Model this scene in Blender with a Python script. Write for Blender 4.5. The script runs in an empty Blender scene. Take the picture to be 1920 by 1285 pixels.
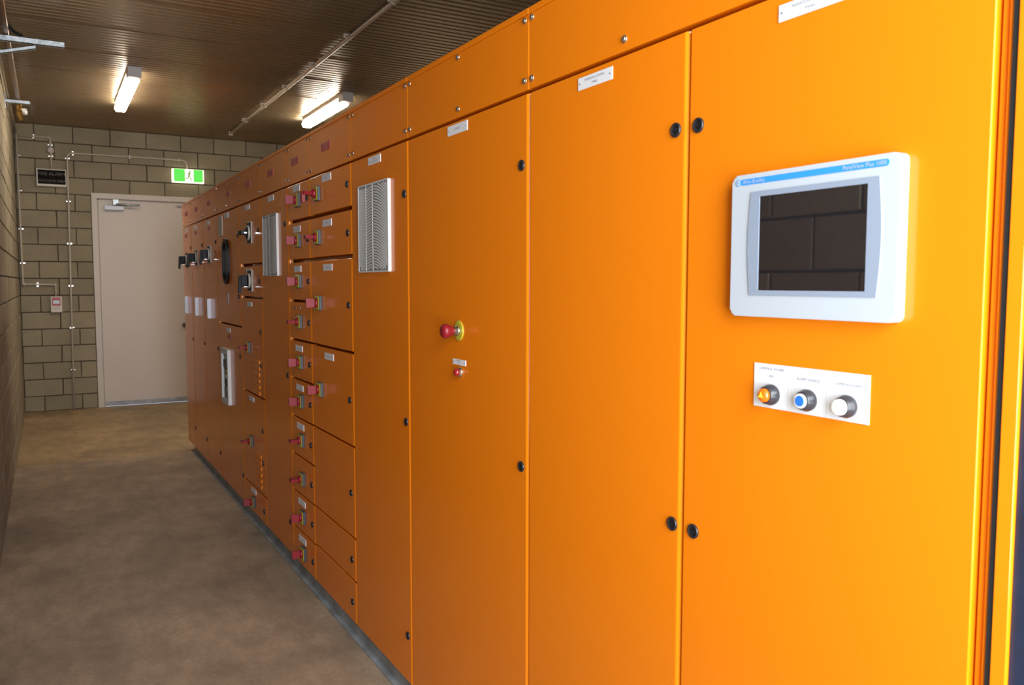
import bpy, bmesh, math, random
from mathutils import Matrix, Vector, Euler
random.seed(7)
scn = bpy.context.scene
C = scn.collection
PI = math.pi

# ------------------------------------------------------------------ camera
F_PX, YAW, PITCH, ROLL, CAM_H = 1534.17, 0.5167, 0.0732, 0.0009, 1.5305
cam_d = bpy.data.cameras.new('camera')
cam = bpy.data.objects.new('camera', cam_d); C.objects.link(cam)
cam_d.sensor_fit = 'HORIZONTAL'; cam_d.sensor_width = 36.0
cam_d.lens = F_PX / 1920 * 36.0
cam_d.clip_start = 0.02; cam_d.clip_end = 60
fw = Vector((math.sin(YAW) * math.cos(PITCH), math.cos(YAW) * math.cos(PITCH), -math.sin(PITCH)))
rt = Vector((math.cos(YAW), -math.sin(YAW), 0))
up = rt.cross(fw)
rot = Matrix((rt, up, -fw)).transposed()
rot = rot @ Matrix.Rotation(ROLL, 3, 'Z')
cam.matrix_world = Matrix.Translation((0, 0, CAM_H)) @ rot.to_4x4()
cam_d.dof.use_dof = True; cam_d.dof.focus_distance = 3.1; cam_d.dof.aperture_fstop = 8.0
scn.camera = cam

# ------------------------------------------------------------------ world, daylight, exposure
w = bpy.data.worlds.new('world'); scn.world = w; w.use_nodes = True
w.node_tree.nodes['Background'].inputs['Color'].default_value = (0.75, 0.86, 1.0, 1)
w.node_tree.nodes['Background'].inputs['Strength'].default_value = 0.8
# daylight entering through the open doorway behind the camera
dl = bpy.data.lights.new('doorway_daylight', 'AREA'); dl.shape = 'RECTANGLE'
dl.size = 1.25; dl.size_y = 2.4; dl.energy = 192; dl.color = (0.86, 0.93, 1.0)
dlo = bpy.data.objects.new('doorway_daylight', dl); C.objects.link(dlo)
dlo.location = (0.36, -0.84, 1.82)
dlo.rotation_euler = (PI / 2, 0, 0)      # faces +Y down the corridor
scn.view_settings.view_transform = 'Standard'
scn.view_settings.look = 'None'
scn.view_settings.exposure = 0.2
scn.view_settings.gamma = 1.0
scn.view_settings.use_curve_mapping = False
LAMP = 40.0
LAMP_COL = (1.0, 0.91, 0.76)

# ------------------------------------------------------------------ sizes (metres)
XC = 1.0898            # front plane of the switchboard doors
XL = -0.268            # left wall
XR = 3.9               # right wall
YW = 11.11             # far wall
YB = -0.86              # rear wall
ZC = 3.3626            # ceiling
ZB, ZT, ZH = 0.084, 2.013, 2.226   # door bottom, door top, header top

# ------------------------------------------------------------------ materials
def mat(name, col, rough=0.5, metal=0.0, noise=None, bump=None, coat=0.0, emit=None, spec=0.5, rnd=0.0, alpha=None, trans=0.0, coatr=0.1):
    m = bpy.data.materials.new(name); m.use_nodes = True
    nt = m.node_tree; b = nt.nodes['Principled BSDF']
    b.inputs['Base Color'].default_value = (*col, 1)
    b.inputs['Roughness'].default_value = rough
    b.inputs['Metallic'].default_value = metal
    b.inputs['Specular IOR Level'].default_value = spec
    if coat:
        b.inputs['Coat Weight'].default_value = coat; b.inputs['Coat Roughness'].default_value = coatr
    if trans: b.inputs['Transmission Weight'].default_value = trans
    if emit:
        b.inputs['Emission Color'].default_value = (*emit[0], 1); b.inputs['Emission Strength'].default_value = emit[1]
    tc = None
    last = None
    if noise or bump or rnd:
        tc = nt.nodes.new('ShaderNodeTexCoord')
    if noise:     # noise = [(scale, amount, detail), ...] multiplies the base colour
        val = None
        for sc, am, det in noise:
            n = nt.nodes.new('ShaderNodeTexNoise'); n.inputs['Scale'].default_value = sc; n.inputs['Detail'].default_value = det
            geo = nt.nodes.new('ShaderNodeNewGeometry'); nt.links.new(geo.outputs['Position'], n.inputs['Vector'])
            mr = nt.nodes.new('ShaderNodeMapRange'); mr.inputs['From Min'].default_value = 0.3; mr.inputs['From Max'].default_value = 0.7
            mr.inputs['To Min'].default_value = 1 - am; mr.inputs['To Max'].default_value = 1 + am
            nt.links.new(n.outputs['Fac'], mr.inputs['Value'])
            if val is None: val = mr.outputs['Result']
            else:
                mu = nt.nodes.new('ShaderNodeMath'); mu.operation = 'MULTIPLY'
                nt.links.new(val, mu.inputs[0]); nt.links.new(mr.outputs['Result'], mu.inputs[1]); val = mu.outputs[0]
        last = val
    if rnd:
        oi = nt.nodes.new('ShaderNodeObjectInfo'); mr = nt.nodes.new('ShaderNodeMapRange')
        mr.inputs['To Min'].default_value = 1 - rnd; mr.inputs['To Max'].default_value = 1 + rnd
        nt.links.new(oi.outputs['Random'], mr.inputs['Value'])
        if last is None: last = mr.outputs['Result']
        else:
            mu = nt.nodes.new('ShaderNodeMath'); mu.operation = 'MULTIPLY'
            nt.links.new(last, mu.inputs[0]); nt.links.new(mr.outputs['Result'], mu.inputs[1]); last = mu.outputs[0]
    if last is not None:
        vm = nt.nodes.new('ShaderNodeVectorMath'); vm.operation = 'SCALE'
        vm.inputs[0].default_value = col; nt.links.new(last, vm.inputs['Scale'])
        nt.links.new(vm.outputs[0], b.inputs['Base Color'])
    if bump:      # (scale, strength, distance)
        n = nt.nodes.new('ShaderNodeTexNoise'); n.inputs['Scale'].default_value = bump[0]; n.inputs['Detail'].default_value = 3
        geo = nt.nodes.new('ShaderNodeNewGeometry'); nt.links.new(geo.outputs['Position'], n.inputs['Vector'])
        bp = nt.nodes.new('ShaderNodeBump'); bp.inputs['Strength'].default_value = bump[1]; bp.inputs['Distance'].default_value = bump[2]
        nt.links.new(n.outputs['Fac'], bp.inputs['Height']); nt.links.new(bp.outputs[0], b.inputs['Normal'])
        if coat: nt.links.new(bp.outputs[0], b.inputs['Coat Normal'])
    return m

M = {}
M['orange'] = mat('orange_powder_coat', (0.80, 0.206, 0.004), 0.17, bump=(260, 0.06, 0.0004), noise=[(300, 0.03, 2)], coat=0.0, spec=0.4)
M['rubber'] = mat('black_rubber', (0.012, 0.012, 0.013), 0.6)
M['black'] = mat('black_plastic', (0.007, 0.008, 0.010), 0.5, spec=0.25)
M['beige'] = mat('beige_plastic', (0.42, 0.38, 0.33), 0.5)
M['lockm'] = mat('lock_black', (0.015, 0.016, 0.02), 0.28)
M['darkgrey'] = mat('dark_grey_plastic', (0.045, 0.055, 0.065), 0.45)
M['yellow'] = mat('yellow_plate', (0.50, 0.42, 0.03), 0.4)
M['red'] = mat('red_plastic', (0.22, 0.007, 0.014), 0.42)
M['redlab'] = mat('red_label', (0.42, 0.02, 0.025), 0.4)
M['redtxt'] = mat('pale_red_lettering', (0.8, 0.45, 0.45), 0.5)
M['white'] = mat('white_engraved_label', (0.76, 0.78, 0.82), 0.5)
M['ink'] = mat('grey_lettering', (0.20, 0.22, 0.28), 0.6)
M['vent'] = mat('light_grey_vent_plastic', (0.64, 0.645, 0.64), 0.5)
M['steel'] = mat('polished_steel', (0.75, 0.74, 0.72), 0.22, 1.0)
M['galv'] = mat('galvanised_steel', (0.50, 0.54, 0.57), 0.42, 0.7, noise=[(45, 0.25, 3)])
M['channel'] = mat('plinth_grey_paint', (0.27, 0.29, 0.30), 0.5, noise=[(9, 0.3, 4)])
M['alu'] = mat('satin_aluminium', (0.50, 0.50, 0.54), 0.45, 0.3)
M['block'] = mat('concrete_block', (0.285, 0.235, 0.155), 0.9, noise=[(3.0, 0.12, 4), (90, 0.14, 3)], bump=(140, 0.5, 0.003), rnd=0.11)
M['mortar'] = mat('raked_mortar', (0.075, 0.056, 0.038), 0.95, noise=[(30, 0.25, 3)])
M['doorp'] = mat('cream_door_paint', (0.60, 0.515, 0.45), 0.42, noise=[(1.2, 0.03, 2)])
M['kick'] = mat('scuffed_grey_door_seal', (0.36, 0.36, 0.39), 0.5, noise=[(14, 0.2, 4)])
M['conduit'] = mat('grey_pvc_conduit', (0.50, 0.42, 0.33), 0.4)
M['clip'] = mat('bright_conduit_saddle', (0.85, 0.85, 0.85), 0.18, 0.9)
M['copper'] = mat('dull_copper_pipe', (0.30, 0.20, 0.14), 0.35, 0.6)
M['brass'] = mat('brass', (0.75, 0.50, 0.16), 0.25, 1.0)
M['cream'] = mat('cream_plastic', (0.62, 0.56, 0.46), 0.4)
M['signblk'] = mat('black_sign_face', (0.006, 0.005, 0.005), 0.75, spec=0.15)
M['signtxt'] = mat('unlit_sign_lettering', (0.12, 0.10, 0.08), 0.6)
M['hmi'] = mat('pale_blue_white_plastic', (0.45, 0.50, 0.56), 0.5)
M['hmigrey'] = mat('blue_grey_bezel', (0.25, 0.30, 0.39), 0.5)
M['screen'] = mat('dark_screen_glass', (0.010, 0.010, 0.012), 0.03, spec=0.9, coat=1.0, coatr=0.02)
M['blue'] = mat('blue_stripe', (0.03, 0.27, 0.80), 0.4)
M['btnblue'] = mat('blue_button', (0.02, 0.16, 0.60), 0.35)
M['collar'] = mat('black_button_collar', (0.03, 0.03, 0.035), 0.3)
M['amber'] = mat('lit_amber_lens', (0.45, 0.10, 0.004), 0.25, emit=((1.0, 0.20, 0.01), 0.35))
M['amberhot'] = mat('amber_bulb_glow', (1.0, 0.7, 0.05), 0.4, emit=((1.0, 0.62, 0.03), 0.8))
M['litwhite'] = mat('lit_white_lens', (0.95, 0.93, 0.88), 0.3, emit=((1.0, 0.92, 0.84), 0.6))
M['redlens'] = mat('dark_red_lens', (0.30, 0.01, 0.012), 0.12, coat=0.6)
M['navy'] = mat('dark_navy_panel', (0.008, 0.017, 0.040), 0.45, noise=[(20, 0.25, 4)])
M['tube'] = mat('lit_diffuser', (0.9, 0.9, 0.9), 0.4, emit=(LAMP_COL, LAMP))
M['lampw'] = mat('lamp_housing', (0.55, 0.53, 0.50), 0.5)
M['ceil'] = mat('ribbed_steel_ceiling', (0.33, 0.235, 0.135), 0.30, 0.75, noise=[(1.1, 0.16, 3), (25, 0.08, 3)])
M['exitg'] = mat('exit_green', (0.03, 0.4, 0.05), 0.4, emit=((0.09, 0.66, 0.06), 0.9))
M['exitw'] = mat('exit_white', (0.9, 0.9, 0.8), 0.4, emit=((1.0, 1.0, 0.75), 0.95))
M['exitd'] = mat('exit_pictogram', (0.10, 0.28, 0.08), 0.5, emit=((0.2, 0.4, 0.15), 0.25))
M['plaster'] = mat('rear_wall_paint', (0.40, 0.36, 0.30), 0.8, noise=[(4, 0.08, 3)])
M['paper'] = mat('document_sheet', (0.50, 0.45, 0.36), 0.4, noise=[(60, 0.12, 2)])
M['winglass'] = mat('dark_green_window_glass', (0.035, 0.05, 0.05), 0.08, coat=0.6)
M['meterin'] = mat('meter_interior', (0.10, 0.11, 0.13), 0.35)

# concrete floor: mottled stains, a few dark scuffs
def floor_mat(name, base, warm):
    m = bpy.data.materials.new(name); m.use_nodes = True
    nt = m.node_tree; N = nt.nodes.new; Lk = nt.links.new; b = nt.nodes['Principled BSDF']
    geo = N('ShaderNodeNewGeometry')
    def noise(sc, det, rgh=0.55, vec=None):
        n = N('ShaderNodeTexNoise'); n.inputs['Scale'].default_value = sc; n.inputs['Detail'].default_value = det
        n.inputs['Roughness'].default_value = rgh
        Lk(vec or geo.outputs['Position'], n.inputs['Vector']); return n
    mp = N('ShaderNodeMapping'); mp.inputs['Scale'].default_value = (1.0, 0.45, 1.0); Lk(geo.outputs['Position'], mp.inputs['Vector'])
    n1 = noise(1.5, 5, 0.6); n2 = noise(9, 5, 0.7, mp.outputs[0]); n3 = noise(55, 3)
    r = N('ShaderNodeValToRGB'); cr = r.color_ramp
    cr.elements[0].position = 0.33; cr.elements[0].color = (*[c * 0.66 for c in base], 1)
    cr.elements[1].position = 0.68; cr.elements[1].color = (*[c * 1.18 for c in base], 1)
    Lk(n1.outputs['Fac'], r.inputs['Fac'])
    r2 = N('ShaderNodeValToRGB'); r2.color_ramp.elements[0].position = 0.36; r2.color_ramp.elements[0].color = (0.80, 0.78, 0.76, 1)
    r2.color_ramp.elements[1].position = 0.62; r2.color_ramp.elements[1].color = (1.06, 1.04, 1.0, 1)
    Lk(n2.outputs['Fac'], r2.inputs['Fac'])
    mx = N('ShaderNodeMix'); mx.data_type = 'RGBA'; mx.blend_type = 'MULTIPLY'; mx.inputs[0].default_value = 1
    Lk(r.outputs[0], mx.inputs[6]); Lk(r2.outputs[0], mx.inputs[7])
    r3 = N('ShaderNodeValToRGB'); r3.color_ramp.elements[0].position = 0.3; r3.color_ramp.elements[0].color = (0.88, 0.88, 0.88, 1)
    r3.color_ramp.elements[1].position = 0.7; r3.color_ramp.elements[1].color = (1.08, 1.08, 1.08, 1)
    Lk(n3.outputs['Fac'], r3.inputs['Fac'])
    mx2 = N('ShaderNodeMix'); mx2.data_type = 'RGBA'; mx2.blend_type = 'MULTIPLY'; mx2.inputs[0].default_value = 1
    Lk(mx.outputs[2], mx2.inputs[6]); Lk(r3.outputs[0], mx2.inputs[7])
    Lk(mx2.outputs[2], b.inputs['Base Color'])
    b.inputs['Roughness'].default_value = 0.62
    bp = N('ShaderNodeBump'); bp.inputs['Strength'].default_value = 0.25; bp.inputs['Distance'].default_value = 0.003
    Lk(n3.outputs['Fac'], bp.inputs['Height']); Lk(bp.outputs[0], b.inputs['Normal'])
    return m
M['floor'] = floor_mat('concrete_floor', (0.40, 0.30, 0.208), 0)
M['floor2'] = floor_mat('smooth_concrete_floor', (0.40, 0.285, 0.155), 0)

# ------------------------------------------------------------------ helpers
WPOS = {}
def box(bm, x0, x1, y0, y1, z0, z1, mi=0, bev=0, seg=2):
    vs = [bm.verts.new((x, y, z)) for x in (x0, x1) for y in (y0, y1) for z in (z0, z1)]
    fs = []
    for q in ((0, 1, 3, 2), (4, 6, 7, 5), (0, 4, 5, 1), (2, 3, 7, 6), (0, 2, 6, 4), (1, 5, 7, 3)):
        f = bm.faces.new([vs[i] for i in q]); f.material_index = mi; fs.append(f)
    if bev:
        es = list({e for f in fs for e in f.edges})
        r = bmesh.ops.bevel(bm, geom=es, offset=bev, segments=seg, affect='EDGES', profile=0.5)
        for f in r['faces']: f.material_index = mi
    return vs
def cyl(bm, p0, p1, r0, r1=None, seg=16, mi=0, caps=True, smooth=True):
    if r1 is None: r1 = r0
    p0 = Vector(p0); p1 = Vector(p1); d = (p1 - p0).normalized()
    a = d.orthogonal().normalized(); b = d.cross(a)
    ra = []; rb = []
    for i in range(seg):
        t = 2 * PI * i / seg; o = a * math.cos(t) + b * math.sin(t)
        ra.append(bm.verts.new(p0 + o * r0)); rb.append(bm.verts.new(p1 + o * r1))
    for i in range(seg):
        j = (i + 1) % seg
        f = bm.faces.new((ra[i], ra[j], rb[j], rb[i])); f.material_index = mi; f.smooth = smooth
    if caps:
        f = bm.faces.new(ra[::-1]); f.material_index = mi
        f = bm.faces.new(rb); f.material_index = mi
def lathe_x(bm, prof, seg=20, mi=0, y=0, z=0, x=0):
    """profile of (depth outward, radius); outward is -X"""
    rings = []
    for d, r in prof:
        rings.append([bm.verts.new((x - d, y + r * math.cos(2 * PI * i / seg), z + r * math.sin(2 * PI * i / seg))) for i in range(seg)])
    for k in range(len(rings) - 1):
        for i in range(seg):
            j = (i + 1) % seg
            f = bm.faces.new((rings[k][i], rings[k][j], rings[k + 1][j], rings[k + 1][i])); f.smooth = True; f.material_index = mi
    f = bm.faces.new(rings[-1]); f.material_index = mi
    f = bm.faces.new(rings[0][::-1]); f.material_index = mi
def tube(bm, pts, r, seg=10, mi=0):
    pts = [Vector(p) for p in pts]; rings = []; prev = None
    for i, p in enumerate(pts):
        if i == 0: d = pts[1] - p
        elif i == len(pts) - 1: d = p - pts[i - 1]
        else: d = (pts[i + 1] - p).normalized() + (p - pts[i - 1]).normalized()
        d.normalize()
        a = (prev - d * prev.dot(d)) if prev is not None else d.orthogonal()
        a.normalize(); prev = a; b = d.cross(a)
        rings.append([bm.verts.new(p + (a * math.cos(2 * PI * k / seg) + b * math.sin(2 * PI * k / seg)) * r) for k in range(seg)])
    for i in range(len(rings) - 1):
        for k in range(seg):
            j = (k + 1) % seg
            f = bm.faces.new((rings[i][k], rings[i][j], rings[i + 1][j], rings[i + 1][k])); f.smooth = True; f.material_index = mi
    f = bm.faces.new(rings[0][::-1]); f.material_index = mi
    f = bm.faces.new(rings[-1]); f.material_index = mi
def bend(pts, r, n=5):
    """round the corners of a polyline"""
    P = [Vector(p) for p in pts]; out = [P[0]]
    for i in range(1, len(P) - 1):
        a = (P[i - 1] - P[i]).normalized(); b = (P[i + 1] - P[i]).normalized()
        for k in range(n + 1):
            t = k / n
            out.append(P[i] + a * r * (1 - t) ** 2 + b * r * t ** 2)
    out.append(P[-1]); return out
def prism(bm, poly, x0, x1, mi=0, axis='X'):
    """poly in the other two coordinates, extruded x0..x1"""
    def v(t, p):
        if axis == 'X': return (t, p[0], p[1])
        if axis == 'Y': return (p[0], t, p[1])
        return (p[0], p[1], t)
    a = [bm.verts.new(v(x0, p)) for p in poly]; b = [bm.verts.new(v(x1, p)) for p in poly]
    n = len(poly)
    f = bm.faces.new(a); f.material_index = mi
    f = bm.faces.new(b[::-1]); f.material_index = mi
    for i in range(n):
        j = (i + 1) % n
        f = bm.faces.new((a[j], a[i], b[i], b[j])); f.material_index = mi
def ring_prism(bm, outer, inner, x0, x1, mi=0):
    """flat ring between two loops with equal counts, loops in (y,z), thickness x0..x1"""
    L = [[bm.verts.new((x, p[0], p[1])) for p in lp] for x in (x0, x1) for lp in (outer, inner)]
    n = len(outer)
    for i in range(n):
        j = (i + 1) % n
        for a, b in ((L[0], L[1]), (L[1], L[3]), (L[3], L[2]), (L[2], L[0])):
            f = bm.faces.new((a[i], a[j], b[j], b[i])); f.material_index = mi
def rrect(y0, y1, z0, z1, r, n=5):
    out = []
    for cy, cz, a0 in ((y1 - r, z1 - r, 0), (y0 + r, z1 - r, 90), (y0 + r, z0 + r, 180), (y1 - r, z0 + r, 270)):
        for k in range(n + 1):
            t = math.radians(a0 + 90 * k / n); out.append((cy + r * math.cos(t), cz + r * math.sin(t)))
    return out
def mesh_from(bm, name, mats, origin=(0, 0, 0)):
    bmesh.ops.recalc_face_normals(bm, faces=bm.faces)
    me = bpy.data.meshes.new(name); 
    bmesh.ops.translate(bm, verts=bm.verts, vec=-Vector(origin))
    bm.to_mesh(me); bm.free()
    for m in (mats if isinstance(mats, (list, tuple)) else [mats]): me.materials.append(M[m])
    return me
def inst(name, me, pos, parent=None, rot=None):
    o = bpy.data.objects.new(name, me); C.objects.link(o)
    pw = WPOS[parent.name] if parent else Vector((0, 0, 0))
    o.location = Vector(pos) - pw
    if parent: o.parent = parent
    if rot: o.rotation_euler = rot
    WPOS[o.name] = Vector(pos)
    return o
def obj(name, bm, mats, parent=None):
    """bmesh in world coordinates -> object whose origin is its bounding-box base"""
    xs = [v.co for v in bm.verts]
    c = Vector(((min(v.x for v in xs) + max(v.x for v in xs)) / 2, (min(v.y for v in xs) + max(v.y for v in xs)) / 2, min(v.z for v in xs)))
    return inst(name, mesh_from(bm, name, mats, c), c, parent)
def thing(name, label, cat, loc, group=None):
    o = inst(name, None, loc); tag(o, label, cat, group); return o
def tag(o, label, cat, group=None):
    o['label'] = label; o['category'] = cat
    if group: o['group'] = group
    return o
def struct(name, bm, mats, parent=None):
    o = obj(name, bm, mats, parent)
    if not parent: o['kind'] = 'structure'
    return o
NB = bmesh.new
TXT = {}
def text_faces(s, size, spacing=1.0):
    k = (s, size, spacing)
    if k not in TXT:
        cu = bpy.data.curves.new('lettering', 'FONT'); cu.body = s; cu.size = size; cu.align_x = 'CENTER'; cu.align_y = 'CENTER'
        cu.space_character = spacing; cu.resolution_u = 2
        to = bpy.data.objects.new('lettering', cu); C.objects.link(to)
        dg = bpy.context.evaluated_depsgraph_get()
        me = bpy.data.meshes.new_from_object(to.evaluated_get(dg))
        bpy.data.objects.remove(to); bpy.data.curves.remove(cu)
        TXT[k] = me
    return TXT[k]
ROT_CAB = Matrix(((0, 0, -1), (-1, 0, 0), (0, 1, 0))).to_4x4()   # text on a face looking toward -X
ROT_FAR = Matrix(((1, 0, 0), (0, 0, -1), (0, 1, 0))).to_4x4()    # text on a face looking toward -Y
def add_text(bm, s, size, pos, R, mi, spacing=1.0):
    me = text_faces(s, size, spacing).copy()
    me.transform(Matrix.Translation(pos) @ R)
    n = len(bm.faces); bm.from_mesh(me); bm.faces.ensure_lookup_table()
    for f in bm.faces[n:]: f.material_index = mi
    bpy.data.meshes.remove(me)

# ------------------------------------------------------------------ floor (two slabs meeting at a joint)
bm = NB(); box(bm, XL - 0.1, XR + 0.1, YB - 1.5, YW + 0.1, -0.12, -0.006)
fl = struct('floor', bm, 'mortar')
bm = NB(); box(bm, XL - 0.02, XR, YB - 1.4, 7.815, -0.05, 0.0, bev=0.003, seg=1); obj('floor_slab', bm, 'floor', fl)
bm = NB(); box(bm, XL - 0.02, XR, 7.821, YW + 0.05, -0.05, 0.0005, bev=0.003, seg=1); obj('floor_slab', bm, 'floor2', fl)

# ------------------------------------------------------------------ concrete block walls
# one block mesh per variant, front face looking toward -Y, centred on its front
BH, BL, J = 0.189, 0.388, 0.010
def block_mesh(length, height, seed):
    rnd = random.Random(seed); bm = NB()
    box(bm, -length / 2, length / 2, 0, 0.06, -height / 2, height / 2)
    bmesh.ops.bevel(bm, geom=[e for e in bm.edges if all(v.co.y < 0.01 for v in e.verts)], offset=0.004, segments=1, affect='EDGES')
    for v in bm.verts:
        if v.co.y < 0.03: v.co += Vector((rnd.uniform(-.002, .002), rnd.uniform(-.001, .001), rnd.uniform(-.0022, .0022)))
    return mesh_from(bm, 'concrete_block', 'block')
BMESH = [block_mesh(BL, BH, s) for s in range(6)]
BCACHE = {}
def blk(length, height):
    k = (round(length, 3), round(height, 3))
    if k == (round(BL, 3), round(BH, 3)): return random.choice(BMESH)
    if k not in BCACHE: BCACHE[k] = block_mesh(*k, len(BCACHE) + 50)
    return BCACHE[k]
ROWS = []          # (z0, z1)
zz = -0.02
for k in range(17): ROWS.append((0.18 + 0.199 * (k - 1), 0.18 + 0.199 * k))
def course(a0, a1, z0, z1, phase, place, holes=()):
    """blocks along a between a0 and a1 in one course"""
    k0 = math.floor((a0 - phase) / 0.398)
    a = phase + k0 * 0.398
    while a < a1:
        s, e = max(a, a0), min(a + 0.398, a1)
        spans = [(s, e)]
        for (h0, h1, hz) in holes:
            if z0 < hz - 0.05:
                ns = []
                for (p, q) in spans:
                    if q <= h0 or p >= h1: ns.append((p, q))
                    else:
                        if p < h0: ns.append((p, h0))
                        if q > h1: ns.append((h1, q))
                spans = ns
        zt_ = min(z1, ZC); zb_ = max(z0, 0.0)
        for (p, q) in spans:
            if q - p > 0.03: place(p, q, zb_, zt_)
        a += 0.398
DX0, DX1, DZ = 0.505, 1.69, 2.60     # door frame outer edges on the far wall
# far wall
bm = NB()
box(bm, XL - 0.2, DX0, YW + 0.008, YW + 0.2, 0, ZC); box(bm, DX0, DX1, YW + 0.008, YW + 0.2, DZ, ZC); box(bm, DX1, XR + 0.2, YW + 0.008, YW + 0.2, 0, ZC)
wf = struct('wall_far', bm, 'mortar')
for k, (z0, z1) in enumerate(ROWS):
    ph = 0.335 if k % 2 == 0 else 0.335 + 0.199
    def place(p, q, zb_, zt_):
        inst('concrete_block', blk(q - p - J, zt_ - zb_ - J), ((p + q) / 2, YW + random.uniform(-.002, .001), (zb_ + zt_) / 2), wf)
    course(XL, XR, z0, z1, ph, place, [(DX0, DX1, DZ)])
# left wall; blocks seen directly (beyond 5.7 m) or mirrored in the operator screen are single parts
bm = NB(); box(bm, XL - 0.2, XL - 0.008, YB, YW + 0.2, 0, ZC)
wl = struct('wall_left', bm, 'mortar')
rest = []
for k, (z0, z1) in enumerate(ROWS):
    ph = 0.25 if k % 2 else 0.449
    def place(p, q, zb_, zt_):
        c = (p + q) / 2
        near = 1.2 < c < 3.4 and 1.0 < (zb_ + zt_) / 2 < 2.4
        if c > 6.0 or near:
            inst('concrete_block', blk(q - p - J, zt_ - zb_ - J), (XL + random.uniform(-.001, .002), c, (zb_ + zt_) / 2), wl, (0, 0, PI / 2))
        else: rest.append((p, q, zb_, zt_))
    course(YB, YW, z0, z1, ph, place)
bm = NB()
for (p, q, a, b) in rest: box(bm, XL - 0.03, XL, p + J / 2, q - J / 2, a + J / 2, b - J / 2, bev=0.003, seg=1)
o = obj('concrete_blocks', bm, 'block', wl); o['kind'] = 'stuff'
# right wall and rear wall with the open doorway (outside the view)
bm = NB(); box(bm, XR, XR + 0.2, YB, YW + 0.2, 0, ZC); struct('wall_right', bm, 'plaster')
bm = NB(); box(bm, 1.0, XR + 0.2, YB - 0.2, YB, 0, ZC); box(bm, XL - 0.2, 1.0, YB - 0.2, YB, 3.05, ZC)
struct('wall_rear', bm, 'plaster')

# ------------------------------------------------------------------ ribbed steel ceiling, sheet by sheet
bm = NB(); box(bm, XL - 0.2, XR + 0.2, YB - 0.2, YW + 0.2, ZC + 0.05, ZC + 0.12)
ce = struct('ceiling', bm, 'lampw')
PITCHR, RD = 0.075, 0.011
def sheet_mesh(n):
    bm = NB(); prof = []
    for i in range(n):
        y = i * PITCHR
        prof += [(y + 0.004, RD), (y + 0.010, 0.0), (y + 0.056, 0.0), (y + 0.062, RD), (y + 0.0745, RD)]
    prof = [(0.0, RD)] + prof
    prof[-1] = (n * PITCHR - 0.002, -0.004); prof.append((n * PITCHR - 0.002, RD + 0.004))
    a = [bm.verts.new((XL - 0.02, y, z)) for y, z in prof]; b = [bm.verts.new((XR + 0.02, y, z)) for y, z in prof]
    for i in range(len(prof) - 1): bm.faces.new((a[i], a[i + 1], b[i + 1], b[i]))
    me = mesh_from(bm, 'ceiling_sheet', 'ceil')
    return me
sm = sheet_mesh(10)
yy = YW + 0.1 - 17 * 0.75
for i in range(17):
    inst('ceiling_sheet', sm, (0, yy + i * 0.75, ZC), ce)

# ------------------------------------------------------------------ far door
bm = NB()
box(bm, DX0, DX0 + 0.065, YW - 0.012, YW + 0.12, 0, DZ, bev=0.004)
box(bm, DX1 - 0.065, DX1, YW - 0.012, YW + 0.12, 0, DZ, bev=0.004)
box(bm, DX0, DX1, YW - 0.013, YW + 0.12, DZ - 0.065, DZ, bev=0.004)
box(bm, DX0 + 0.066, DX0 + 0.08, YW + 0.03, YW + 0.12, 0, DZ - 0.066)
box(bm, DX0 + 0.066, DX1 - 0.066, YW + 0.03, YW + 0.12, DZ - 0.08, DZ - 0.066)
dr = struct('door_1', bm, 'doorp')
bm = NB(); box(bm, DX0 + 0.073, DX1 - 0.07, YW + 0.004, YW + 0.045, 0.012, DZ - 0.082, bev=0.002, seg=1); leaf = obj('door_leaf', bm, 'doorp', dr)
bm = NB(); box(bm, DX0 + 0.085, DX1 - 0.085, YW - 0.006, YW + 0.006, 0.012, 0.068, bev=0.002, seg=1); obj('bottom_seal', bm, 'kick', dr)
bm = NB()
box(bm, 0.64, 0.86, YW - 0.055, YW + 0.002, 2.40, 2.455, bev=0.005)
clo = obj('door_closer', bm, 'alu', dr)
bm = NB(); box(bm, 0.735, 0.80, YW - 0.065, YW + 0.0, 2.46, 2.53, bev=0.004); tube(bm, [(0.77, YW - 0.07, 2.47), (1.03, YW - 0.10, 2.47)], 0.011, 8); tube(bm, [(1.03, YW - 0.10, 2.462), (0.80, YW - 0.05, 2.455)], 0.008, 8)
obj('closer_arm', bm, 'galv', clo)
bm = NB(); box(bm, 1.455, 1.60, YW - 0.035, YW - 0.012 + .016, 2.474, 2.492, bev=0.003); obj('latch_bar', bm, 'clip', dr)
bm = NB(); cyl(bm, (1.515, YW + 0.004, 0.99), (1.515, YW - 0.05, 0.99), 0.026, 0.022, 14)
obj('door_knob', bm, 'darkgrey', dr)

# ------------------------------------------------------------------ switchboard pieces (shared meshes, origin on the door face, outward = -X)
bm = NB(); lathe_x(bm, [(-0.003, 0.0145), (0.003, 0.0145), (0.0045, 0.013), (0.0045, 0.0105), (0.0015, 0.0095)], 18)
box(bm, -0.0035, -0.001, -0.0075, 0.0075, -0.0022, 0.0022)
ME_LOCK = mesh_from(bm, 'lock', 'lockm')
bm = NB(); lathe_x(bm, [(-0.001, 0.0088), (0.0012, 0.0088), (0.0016, 0.0062), (0.0045, 0.0058), (0.006, 0.0035), (0.0045, 0.0028)], 14)
ME_SCREW = mesh_from(bm, 'screw', 'steel')

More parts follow.
